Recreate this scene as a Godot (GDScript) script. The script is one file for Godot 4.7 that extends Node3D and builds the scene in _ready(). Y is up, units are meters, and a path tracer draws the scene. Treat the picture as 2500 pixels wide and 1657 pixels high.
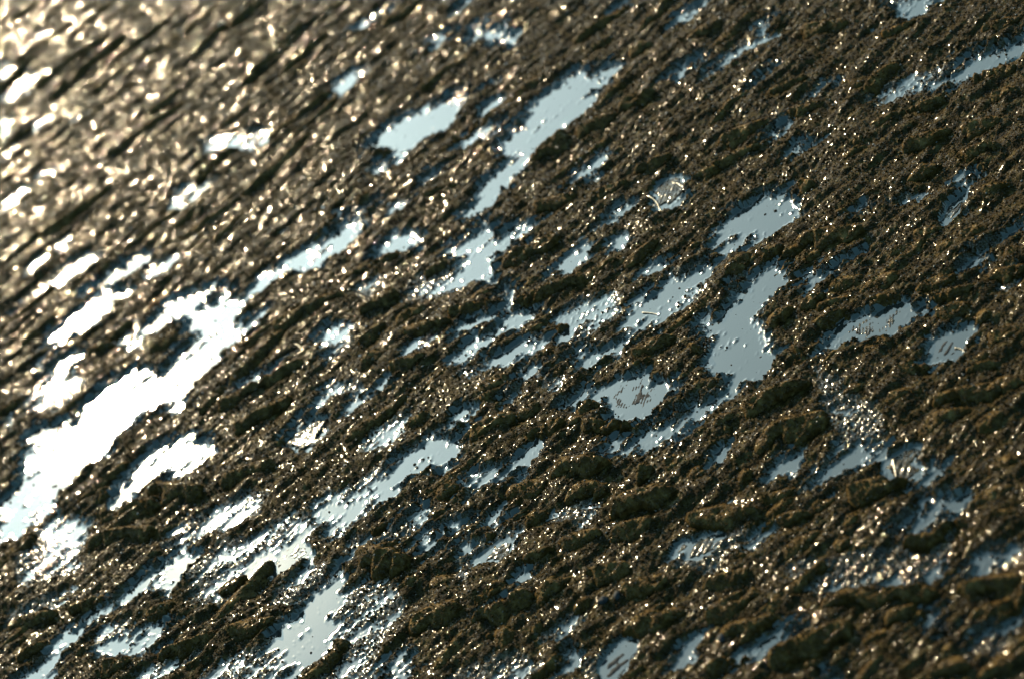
extends Node3D
# A rutted sheet of dirty slush with meltwater puddles, seen against a low sun from standing height.

# ---------- camera geometry (35 mm film, 85 mm lens), also used to turn photo pixels into points on the ground
const FOC := 5868.0
const PITCH := deg_to_rad(28.0)
const ROLL := deg_to_rad(35.0)
const CAM_H := 1.41
const FILM_TOP := 0.0001
const SUN_PX := Vector2(300.0, 985.0)

# ---------- ground lattice: rings of equal ratio round the point under the camera, so that near ground is finer
const AZ0 := -0.325
const DA := 0.00055
const NA := 1183
const R0 := 1.49
const DL := 0.0012
const NR := 1205

var streak := deg_to_rad(-11.0)
var M := {}
var H := PackedFloat32Array()      # ground height
var WET := PackedByteArray()
var LAND := PackedFloat32Array()   # 0 in a puddle, 1 on dry slush
var LUMP := PackedFloat32Array()   # noise of about 2 cm
var GRAIN := PackedFloat32Array()  # granules of a few mm
var COVER := PackedFloat32Array()  # highest clump above a lattice point
var SEEN := PackedByteArray()
var PX := PackedFloat32Array()     # x / r of each column
var PZ := PackedFloat32Array()
var RR := PackedFloat32Array()
var ground: MeshInstance3D
var rng := RandomNumberGenerator.new()
var names := {}

func tile(t: String) -> Vector2:
	var k := "ABCDEFGHI".find(t)
	return Vector2([0.0, 830.0, 1660.0][k % 3], [0.0, 550.0, 1097.0][k / 3])

func ray(p: Vector2) -> Vector3:
	var d := p - Vector2(1250.0, 828.5)
	var a := cos(ROLL) * d.x - sin(ROLL) * d.y
	var b := -sin(ROLL) * d.x - cos(ROLL) * d.y
	return Vector3(a, -FOC * sin(PITCH) + b * cos(PITCH), -FOC * cos(PITCH) - b * sin(PITCH)).normalized()

func on_ground(p: Vector2, y := 0.0) -> Vector3:
	var d := ray(p)
	return Vector3(0, CAM_H, 0) + d * ((y - CAM_H) / d.y)

func lattice(p: Vector3) -> Vector2:
	return Vector2((atan2(p.x, -p.z) - AZ0) / DA, log(sqrt(p.x * p.x + p.z * p.z) / R0) / DL)

func numbered(called: String) -> String:
	var n: int = names.get(called, 0)
	names[called] = n + 1
	return called if n == 0 else "%s_%03d" % [called, n]

func tag(o: Node, label: String, category := "", group := "", kind := "") -> void:
	o.set_meta("label", label)
	if category: o.set_meta("category", category)
	if group: o.set_meta("group", group)
	if kind: o.set_meta("kind", kind)

func fnl(type: int, seed_: int, octaves := 1, gain := 0.5) -> FastNoiseLite:
	var n := FastNoiseLite.new()
	n.noise_type = type
	n.seed = seed_
	n.frequency = 1.0
	n.fractal_type = FastNoiseLite.FRACTAL_FBM if octaves > 1 else FastNoiseLite.FRACTAL_NONE
	n.fractal_octaves = octaves
	n.fractal_gain = gain
	n.cellular_return_type = FastNoiseLite.RETURN_DISTANCE
	n.cellular_jitter = 1.0
	return n

func noise_tex(type: int, seed_: int, freq: float, octaves: int, normal := false, strength := 8.0, ramp: Gradient = null) -> NoiseTexture2D:
	var n := fnl(type, seed_, octaves)
	n.frequency = freq
	var t := NoiseTexture2D.new()
	t.width = 1024
	t.height = 1024
	t.seamless = true
	t.generate_mipmaps = false
	t.as_normal_map = normal
	t.bump_strength = strength
	if ramp: t.color_ramp = ramp
	t.noise = n
	return t

func ramp(stops: Array) -> Gradient:
	var g := Gradient.new()
	var o := PackedFloat32Array()
	var c := PackedColorArray()
	for s in stops:
		o.append(s[0])
		c.append(s[1])
	g.offsets = o
	g.colors = c
	return g

func lin(r: float, g: float, b: float) -> Color:
	return Color(r, g, b).linear_to_srgb()

# ------------------------------------------------------------------ light
func set_up() -> void:
	var cam := Camera3D.new()
	cam.name = "camera"
	var f := Vector3(0, -sin(PITCH), -cos(PITCH))
	var u := Vector3(0, cos(PITCH), -sin(PITCH))
	var r := Vector3.RIGHT
	cam.transform = Transform3D(Basis(cos(ROLL) * r - sin(ROLL) * u, sin(ROLL) * r + cos(ROLL) * u, -f), Vector3(0, CAM_H, 0))
	cam.fov = rad_to_deg(2.0 * atan(828.5 / FOC))
	cam.near = 0.05
	cam.far = 400.0
	var at := CameraAttributesPhysical.new()
	at.frustum_focal_length = 85.0
	at.frustum_focus_distance = 2.75
	at.exposure_aperture = 4.5
	cam.attributes = at
	add_child(cam)
	cam.fov = rad_to_deg(2.0 * atan(828.5 / FOC))

	var env := Environment.new()
	env.tonemap_mode = Environment.TONE_MAPPER_LINEAR
	env.tonemap_exposure = 3.9
	env.background_mode = Environment.BG_SKY
	var sm := PhysicalSkyMaterial.new()
	sm.turbidity = 10.0
	sm.mie_coefficient = 0.008
	sm.mie_eccentricity = 0.8
	sm.mie_color = Color(0.74, 0.78, 0.78)
	sm.rayleigh_coefficient = 2.0
	sm.rayleigh_color = Color(0.23, 0.44, 0.55)
	sm.energy_multiplier = 3.8
	var sky := Sky.new()
	sky.sky_material = sm
	env.sky = sky
	env.sdfgi_enabled = true
	env.ssao_enabled = true
	env.ssil_enabled = true
	var we := WorldEnvironment.new()
	we.name = "daylight"
	we.environment = env
	add_child(we)

	var d := ray(SUN_PX)
	var sun := DirectionalLight3D.new()
	sun.name = "sun"
	sun.light_color = Color(1.0, 0.9, 0.72)
	sun.light_energy = 1.6
	sun.light_angular_distance = 0.6
	sun.shadow_enabled = true
	sun.basis = Basis.looking_at(Vector3(-d.x, d.y, -d.z), Vector3.UP)
	add_child(sun)

# ------------------------------------------------------------------ materials
func make_materials() -> void:
	var s := StandardMaterial3D.new()
	s.resource_name = "slush"
	s.albedo_texture = noise_tex(FastNoiseLite.TYPE_SIMPLEX_SMOOTH, 11, 0.012, 5, false, 8.0, ramp([[0.0, lin(0.00451, 0.00284, 0.00070)], [0.42, lin(0.00975, 0.00623, 0.00155)], [0.6, lin(0.01671, 0.01115, 0.00302)], [0.78, lin(0.03070, 0.02230, 0.00774)], [1.0, lin(0.05870, 0.04725, 0.02012)]]))
	s.roughness = 0.75
	s.metallic_specular = 0.07
	s.clearcoat_enabled = true
	s.clearcoat = 1.0
	s.clearcoat_roughness = 0.1
	s.clearcoat_texture = noise_tex(FastNoiseLite.TYPE_SIMPLEX_SMOOTH, 12, 0.13, 2, false, 8.0, ramp([[0.0, Color.BLACK], [0.7, Color.BLACK], [0.78, Color.WHITE], [1.0, Color.WHITE]]))
	s.heightmap_enabled = true
	s.heightmap_texture = noise_tex(FastNoiseLite.TYPE_CELLULAR, 13, 0.07, 2)
	s.heightmap_scale = 0.22
	s.heightmap_flip_texture = true
	s.uv1_triplanar = true
	s.uv1_world_triplanar = true
	s.uv1_scale = Vector3.ONE * 4.7
	M.slush = s
	var hp: StandardMaterial3D = s.duplicate()
	hp.resource_name = "heaped_slush"
	hp.albedo_texture = noise_tex(FastNoiseLite.TYPE_SIMPLEX_SMOOTH, 15, 0.014, 5, false, 8.0, ramp([[0.0, lin(0.01060, 0.00586, 0.00150)], [0.42, lin(0.02412, 0.01404, 0.00370)], [0.6, lin(0.04294, 0.02593, 0.00752)], [0.78, lin(0.07860, 0.05183, 0.01888)], [1.0, lin(0.13707, 0.09698, 0.04239)]]))
	M.heap = hp
	var ws: StandardMaterial3D = s.duplicate()
	ws.resource_name = "wet_slush"
	ws.clearcoat_texture = noise_tex(FastNoiseLite.TYPE_SIMPLEX_SMOOTH, 14, 0.11, 2, false, 8.0, ramp([[0.0, Color.BLACK], [0.5, Color.BLACK], [0.62, Color.WHITE], [1.0, Color.WHITE]]))
	M.wet_slush = ws

	var w := StandardMaterial3D.new()
	w.resource_name = "meltwater"
	w.albedo_color = lin(0.012, 0.013, 0.012)
	w.roughness = 0.05
	w.metallic_specular = 0.5
	w.normal_enabled = true
	w.normal_texture = noise_tex(FastNoiseLite.TYPE_SIMPLEX_SMOOTH, 21, 0.006, 2, true, 1.0)
	w.normal_scale = 0.12
	w.uv1_triplanar = true
	w.uv1_world_triplanar = true
	w.uv1_scale = Vector3.ONE * 1.3
	M.water = w

	var ic := StandardMaterial3D.new()
	ic.resource_name = "grey_ice"
	ic.albedo_texture = noise_tex(FastNoiseLite.TYPE_SIMPLEX_SMOOTH, 31, 0.02, 4, false, 8.0, ramp([[0.0, lin(0.00770, 0.00840, 0.00884)], [0.5, lin(0.01650, 0.01860, 0.02108)], [1.0, lin(0.03300, 0.03720, 0.04216)]]))
	ic.roughness = 0.7
	ic.metallic_specular = 0.06
	ic.heightmap_enabled = true
	ic.heightmap_texture = s.heightmap_texture
	ic.heightmap_scale = 0.05
	ic.uv1_triplanar = true
	ic.uv1_world_triplanar = true
	ic.uv1_scale = Vector3.ONE * 4.7
	M.ice = ic

	var gr := StandardMaterial3D.new()
	gr.resource_name = "ice_grain"
	gr.vertex_color_use_as_albedo = true
	gr.roughness = 0.85
	gr.metallic_specular = 0.1
	M.grain = gr
	var gw: StandardMaterial3D = gr.duplicate()
	gw.resource_name = "wet_ice_grain"
	gw.clearcoat_enabled = true
	gw.clearcoat = 1.0
	gw.clearcoat_roughness = 0.1
	M.wet_grain = gw

	var st := StandardMaterial3D.new()
	st.resource_name = "dry_straw"
	st.albedo_color = lin(0.16, 0.13, 0.08)
	st.roughness = 0.35
	M.straw = st
	var pb := StandardMaterial3D.new()
	pb.resource_name = "pebble"
	pb.albedo_texture = ic.albedo_texture
	pb.uv1_triplanar = true
	pb.uv1_scale = Vector3.ONE * 9.0
	pb.roughness = 0.75
	pb.metallic_specular = 0.1
	M.pebble = pb

# ------------------------------------------------------------------ outlines traced on the photograph (in tiles of 840 x 560 pixels shown 2.8 times larger)
func puddle_outlines() -> Array:
	return [
	["B",[1870,470,1860,530,1730,640,1690,760,1590,820,1480,950,1370,1010,1310,1080,1270,1100,1240,1060,1170,1050,1100,990,1130,930,1250,830,1330,740,1400,660,1500,580,1600,510,1720,480]],
	["B",[1290,1080,1250,1160,1150,1230,1170,1280,1080,1330,1040,1400,970,1470,880,1500,850,1480,950,1380,970,1270,1020,1220,1120,1160,1230,1110]],
	["B",[880,650,830,730,790,820,700,890,560,960,470,1030,420,1080,390,1160,360,1150,400,1060,380,1000,300,1030,220,1020,170,1000,280,920,400,820,560,790,700,690,780,650]],
	["B",[1100,680,1060,740,990,790,960,780,1000,730]],
	["B",[1110,850,1080,880,960,950,820,1010,830,980,930,920,980,870]],
	["B",[950,0,880,60,830,100,800,60,850,0]],
	["B",[980,150,960,230,930,280,890,270,920,180]],
	["B",[1150,160,1130,250,1130,310,1090,310,1050,270,1000,240,1090,210]],
	["B",[1200,230,1210,320,1170,330]],
	["B",[830,190,750,250,680,310,620,320,640,260,760,200]],
	["B",[370,60,240,150,130,230,60,250,100,200,230,120]],
	["B",[200,480,130,560,0,660,0,560,100,490]],
	["B",[1870,1080,1790,1150,1730,1230,1680,1210,1590,1260,1590,1240,1700,1150,1810,1070]],
	["B",[1990,1430,1900,1520,1830,1530,1880,1460,1950,1410]],
	["B",[2352,1350,2352,1400,2230,1460,2180,1450,2260,1390]],
	["B",[2352,470,2352,510,2240,530,2280,490]],
	["B",[310,1130,290,1180,230,1180,250,1140]],
	["B",[700,1170,620,1230,540,1270,530,1250,640,1190]],
	["B",[280,1380,180,1460,60,1520,0,1568,0,1490,130,1440,220,1390]],
	["B",[1990,0,1920,60,1880,80,1900,40,1950,0]],
	["B",[1090,560,1040,610,980,640,990,610]],
	["B",[480,1390,460,1440,370,1470,400,1420]],
	["C",[250,0,130,80,0,160,0,130,100,60,180,0]],
	["C",[0,470,100,400,150,390,160,430,90,480,0,520]],
	["C",[370,400,330,450,230,520,190,530,220,470,310,420]],
	["C",[1930,0,1740,30,1700,70,1580,120,1560,80,1450,30,1440,0]],
	["C",[2352,270,2352,380,2260,430,2100,510,2000,540,1850,600,1700,600,1760,560,1870,510,1930,430,2000,380,2200,340]],
	["C",[720,870,700,900,620,930,640,890,690,860]],
	["C",[880,985,840,1030,790,1070,760,1050,800,1000]],
	["C",[740,1320,740,1380,820,1440,760,1500,700,1530,650,1580,560,1640,520,1590,430,1610,400,1700,320,1710,250,1760,180,1760,260,1670,330,1570,340,1510,400,1450,500,1390,600,1340]],
	["C",[1300,1420,1260,1460,1200,1500,1190,1490,1240,1440]],
	["C",[690,450,600,550,510,620,520,590,620,490]],
	["C",[640,150,620,200,560,200,580,160]],
	["C",[1130,540,1060,600,880,670,890,650,1020,600]],
	["C",[2090,1190,1980,1250,1930,1300,1920,1290,1970,1220]],
	["D",[1570,400,1600,440,1570,500,1640,530,1640,600,1600,680,1700,700,1690,740,1620,800,1570,830,1500,900,1460,960,1380,1020,1340,1100,1260,1180,1240,1240,1170,1230,1080,1230,1000,1300,880,1390,790,1480,760,1568,700,1590,560,1690,480,1790,400,1860,380,1970,250,2000,200,2050,0,2180,0,1860,100,1810,200,1680,170,1568,240,1500,200,1440,300,1380,430,1370,560,1290,600,1200,700,1100,830,1030,1000,1000,1130,1010,1190,900,1290,810,1400,720,1280,720,1270,690,1380,600,1470,520,1560,420]],
	["D",[1500,420,1440,530,1300,640,1220,650,1040,740,960,740,1050,640,1120,560,1200,500,1360,470]],
	["D",[2460,0,2460,60,2352,150,2250,240,2100,290,1960,330,1840,440,1720,500,1700,490,1760,400,1900,320,2020,230,2180,110,2290,50,2352,0]],
	["D",[1840,570,1800,660,1700,730,1620,790,1600,750,1700,680]],
	["D",[880,430,880,480,740,570,680,650,560,720,420,820,340,760,430,690,560,580,650,500,780,440]],
	["D",[1050,210,1000,290,850,370,700,410,560,500,580,460,700,360,850,260]],
	["D",[600,870,500,960,400,1030,340,1000,380,930,500,880]],
	["D",[1900,980,1830,1060,1730,1110,1580,1150,1600,1110,1720,1050]],
	["D",[2352,720,2300,780,2260,740,2160,720,2240,700]],
	["D",[2352,800,2300,900,2200,960,2220,900,2290,850]],
	["D",[2352,1130,2260,1180,2180,1260,2150,1260,2250,1130]],
	["E",[590,90,560,130,430,160,330,200,240,210,270,150,350,100,490,80]],
	["E",[1040,0,1050,80,1100,80,1200,50,1280,20,1340,0,1320,40,1230,110,1140,200,1070,210,1040,290,1060,420,1020,390,960,370,860,390,780,420,770,390,830,320,870,260,800,250,830,200,760,180,870,120,950,50,990,0]],
	["E",[1200,440,1230,480,1160,540,1110,530,1130,480,1090,450]],
	["E",[1400,580,1380,610,1280,660,1190,720,1130,740,1030,720,1080,680,1160,640,1310,590]],
	["E",[1130,570,1090,620,970,650,930,720,860,760,800,780,780,760,840,690,930,630,1050,590]],
	["E",[1040,750,1000,820,940,870,850,940,790,960,800,900,880,850,970,790]],
	["E",[1400,790,1380,830,1280,870,1240,930,1160,990,1060,1000,1000,980,1040,910,1140,860,1250,810]],
	["E",[1640,760,1600,840,1540,870,1540,770,1560,760]],
	["E",[1480,930,1380,1010,1290,1090,1200,1160,1140,1190,1150,1150,1230,1090,1260,1030,1380,960]],
	["E",[2540,290,2520,370,2430,400,2352,470,2280,560,2200,600,2200,680,2080,740,2010,800,1960,850,1820,900,1770,960,1690,1010,1640,1020,1700,920,1760,880,1900,830,2050,740,2050,680,1960,680,2060,580,2060,500,2200,420,2352,340,2430,300]],
	["E",[1750,760,1700,830,1640,900,1570,930,1560,910,1640,840]],
	["E",[1850,1130,1780,1160,1690,1190,1620,1230,1530,1260,1510,1240,1590,1190,1700,1140]],
	["E",[1720,190,1690,220,1600,280,1500,340,1470,330,1530,260,1600,200,1700,180]],
	["E",[2210,250,2200,300,2130,340,2120,310]],
	["E",[2310,1100,2290,1160,2200,1260,2060,1330,1960,1330,1870,1270,1830,1190,1900,1100,1980,1050,2060,1020,2080,1060,2200,1100]],
	["E",[350,1080,280,1170,200,1210,100,1260,50,1250,150,1200,230,1160,320,1080]],
	["E",[920,1270,880,1310,830,1380,740,1420,700,1450,760,1370,790,1290,830,1270]],
	["E",[830,1450,820,1500,770,1590,700,1660,640,1640,560,1680,440,1760,440,1830,340,1900,280,1900,200,1830,240,1750,330,1680,400,1610,500,1540,640,1440,700,1450]],
	["E",[1400,1490,1390,1568,1300,1690,1250,1700,1200,1640,1270,1568,1340,1500]],
	["E",[1960,100,1940,150,1890,170,1900,130]],
	["F",[720,300,700,360,790,380,740,420,650,470,600,550,540,650,540,760,560,790,540,830,640,880,720,890,680,960,600,1030,500,1060,420,1090,350,1180,250,1280,130,1340,0,1400,-80,1480,-220,1530,-380,1560,-580,1568,-450,1510,-270,1450,-150,1370,-40,1300,60,1230,200,1190,300,1140,340,1060,180,980,200,920,260,850,220,780,140,680,160,640,260,640,380,530,430,470,330,430,440,430,490,370,600,310]],
	["F",[1310,200,1150,260,1100,320,1040,370,940,430,910,420,980,360,1060,280,1150,230]],
	["F",[1720,570,1600,630,1570,680,1480,720,1370,760,1220,800,1080,850,960,870,950,850,1080,750,1150,690,1270,630,1600,580,1690,550]],
	["F",[2170,130,2110,230,2030,280,1960,300,1930,240,2000,190,2100,150]],
	["F",[1970,750,1960,800,1840,900,1750,930,1700,880,1720,800,1800,750,1900,730]],
	["F",[1400,1520,1370,1592,1240,1662,1190,1712,1100,1762,980,1802,900,1822,890,1802,980,1712,1050,1592,1100,1500,1200,1480,1300,1500]],
	["F",[180,1370,60,1490,0,1520,0,1470,100,1400]],
	["F",[2352,20,2210,110,2200,100,2352,0]],
	["G",[1430,-20,1440,30,1300,150,1180,190,1100,170,1000,220,900,300,850,420,800,350,790,290,850,220,950,120,1060,20,1080,-20,1250,-60]],
	["G",[1340,740,1270,820,1220,900,1130,960,1000,1020,880,1030,760,1060,660,1150,600,1230,560,1280,480,1360,430,1420,400,1500,340,1568,300,1640,60,1640,140,1568,260,1490,370,1380,450,1280,570,1200,680,1100,830,1010,950,900,1100,800,1240,720]],
	["G",[1150,1270,1090,1350,960,1400,800,1390,680,1380,740,1340,900,1310,970,1260,1130,1200,1190,1150,1210,1170]],
	["G",[2352,800,2352,1000,2280,1060,2270,1110,2352,1130,2280,1250,2240,1330,2200,1420,2120,1500,2040,1568,1980,1640,1800,1640,1900,1568,2000,1490,2090,1350,1980,1400,1800,1400,1860,1310,2050,1120,2080,1060,2200,960,2280,860]],
	["G",[2352,390,2240,470,2150,430,2240,380]],
	["G",[620,500,520,640,420,640,450,590]],
	["H",[800,0,790,80,720,160,640,120,700,30,760,0]],
	["H",[1150,210,1080,270,980,300,890,300,880,250,940,170,1090,120,1110,190]],
	["H",[170,400,100,500,0,560,-60,600,-60,420,0,380,100,360]],
	["H",[580,380,570,500,480,540,380,600,320,650,270,640,380,540,440,480]],
	["H",[880,490,840,540,740,580,670,680,590,700,560,620,650,590,690,530,800,470]],
	["H",[930,580,930,650,860,730,810,720,830,640,900,590]],
	["H",[1160,460,1100,500,990,530,1000,500,1110,450]],
	["H",[1320,830,1270,900,1230,920,1260,860]],
	["H",[1190,1040,1080,1090,970,1100,1050,1060,1130,1030]],
	["H",[520,1400,420,1568,380,1640,220,1640,300,1568,330,1500,430,1420]],
	["H",[1640,1240,1560,1290,1500,1320,1530,1280]],
	["H",[1610,1370,1640,1450,1590,1530,1540,1530,1580,1420]],
	["I",[800,70,810,120,720,200,640,260,560,300,550,290,620,200,660,120,750,60]],
	["I",[1800,120,1790,190,1720,240,1660,260,1650,210,1720,160,1770,110]],
	["I",[1970,300,1940,380,1840,470,1700,550,1540,580,1430,560,1520,520,1530,470,1640,410,1650,350,1680,310,1800,300,1900,320,1940,290]],
	["I",[590,580,560,640,520,660,480,620,540,570]],
	["I",[300,40,280,120,240,130,230,80,260,40]],
	["I",[1840,830,1800,880,1700,920,1680,900,1780,840]],
	["I",[1540,880,1520,930,1420,960,1400,950]],
	["I",[130,1310,110,1400,80,1470,0,1470,0,1380]],
	["I",[900,1210,820,1260,700,1330,560,1410,380,1540,370,1520,560,1360,720,1260,840,1210]],
	["I",[1790,1140,1810,1200,1790,1260,1740,1290,1640,1220,1720,1150]],
	["I",[2300,670,2200,740,2080,850,1960,860,2100,740,2200,690]],
	["I",[1110,1500,1080,1568,1060,1640,940,1640,970,1568,1010,1510]],
	["I",[2352,1180,2352,1260,2100,1300,1950,1330,2000,1270,2150,1210]],
	]

# ground so low that water stands between its grains
func wet_outlines() -> Array:
	return [
	["D",[720,180,700,240,580,330,440,400,350,490,200,590,60,690,50,640,160,540,280,420,420,290,560,210]],
	["D",[1280,200,1120,340,960,380,980,300,1150,220]],
	["D",[620,1090,420,1290,180,1280,200,1130,330,1000,560,1040]],
	["D",[330,880,330,1060,200,1010,240,960]],
	["D",[520,140,420,220,360,140,450,90]],
	["D",[340,200,230,360,150,370,240,230]],
	["D",[170,1230,60,1400,0,1380,0,1290]],
	["D",[1000,850,850,860,740,800,880,640,980,700]],
	["A",[0,420,170,480,280,520,270,600,100,700,0,720]],
	["A",[130,800,60,930,0,950,0,820]],
	["A",[330,830,180,970,60,1100,0,1130,0,1060,120,930,230,840]],
	["A",[640,780,600,830,480,870,490,810]],
	["A",[430,1140,380,1200,240,1230,250,1180]],
	["A",[230,1290,150,1370,0,1500,0,1400,160,1270]],
	["A",[390,240,250,290,190,260,300,220]],
	["A",[1380,1230,1500,1230,1250,1450,1130,1500,1200,1300]],
	["A",[1850,880,1900,960,1750,1050,1550,1050,1380,1060,1400,950]],
	["E",[790,330,800,460,640,510,500,530,420,560,480,420,560,330,760,290]],
	["E",[330,380,300,440,200,500,80,510,120,420,260,360]],
	["E",[100,680,100,830,0,880,-120,830,-60,700]],
	["E",[170,1070,150,1150,0,1200,-150,1180,-60,1080]],
	["E",[700,760,620,820,450,890,380,870,480,800,600,760]],
	["E",[1950,500,1900,640,1750,760,1560,800,1450,640,1600,540,1800,470]],
	["E",[1560,1020,1500,1140,1420,1150,1400,1050]],
	["E",[1000,960,900,1040,800,1060,820,1000]],
	["E",[500,1250,420,1420,300,1568,60,1568,150,1480,350,1300]],
	["F",[220,280,200,470,60,560,-100,680,-300,760,-420,700,-200,480,0,330,80,290]],
	["F",[900,950,1400,1300,1400,1480,1200,1500,1050,1400]],
	["F",[2352,250,2352,420,2200,480,2180,380]],
	["G",[1870,320,1800,440,1640,520,1480,570,1380,620,1240,700,1160,700,1120,620,1200,540,1400,460,1560,360,1700,290]],
	["G",[650,480,600,660,500,800,300,920,150,960,100,850,200,600,350,480]],
	["G",[2200,480,2100,700,1800,1000,1500,1100,1300,1050,1300,850,1500,650,1750,600,2000,420]],
	["G",[500,950,300,1150,60,1250,60,1130]],
	["G",[900,1180,800,1300,650,1330,700,1200]],
	["G",[2250,780,2200,950,2050,1060,1880,1100,1900,950,2080,820]],
	["G",[2100,1330,2000,1500,1800,1640,1300,1640,1500,1450,1700,1380]],
	["G",[1400,1380,1300,1500,1000,1640,900,1568,1100,1450]],
	["H",[350,850,480,1050,430,1150,330,1300,280,1400,200,1640,-100,1640,-120,1000,0,950,150,900,250,860]],
	["H",[1400,1490,1340,1640,700,1640,760,1568,900,1480,1100,1420,1260,1410]],
	["H",[1300,560,1200,680,1000,790,820,850,760,800,900,700,1100,560,1250,520]],
	["H",[1780,330,1760,440,1700,530,1500,500,1400,490,1480,440,1640,370]],
	["H",[420,180,300,360,180,480,0,620,-100,640,-100,300,100,250,250,100]],
	["H",[560,520,400,660,200,640,50,720,60,620,300,560]],
	["H",[900,800,860,950,800,900,820,830]],
	["H",[1750,1080,1700,1200,1500,1300,1350,1350,1400,1250,1600,1130]],
	["H",[2100,1350,2000,1540,1700,1640,1650,1500,1850,1360]],
	["I",[1900,560,1900,800,1500,960,1150,1010,900,1000,700,820,1000,760,1300,720,1600,640]],
	["I",[560,600,330,760,250,870,130,890,-100,760,0,700,150,590,250,600,400,560]],
	["I",[1700,20,1620,180,1400,260,1380,120,1500,0]],
	["I",[2352,620,2352,760,2100,900,1900,880,2050,740]],
	["I",[2352,1300,2200,1420,1950,1450,1900,1400,2050,1330]],
	["C",[1900,460,1700,640,1400,760,1250,720,1300,640,1600,520]],
	["C",[1750,1320,1500,1420,1420,1400,1600,1330]],
	["C",[2000,1360,1900,1480,1780,1500,1820,1420]],
	["C",[700,240,500,330,300,430,250,400,450,300]],
	]

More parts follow.
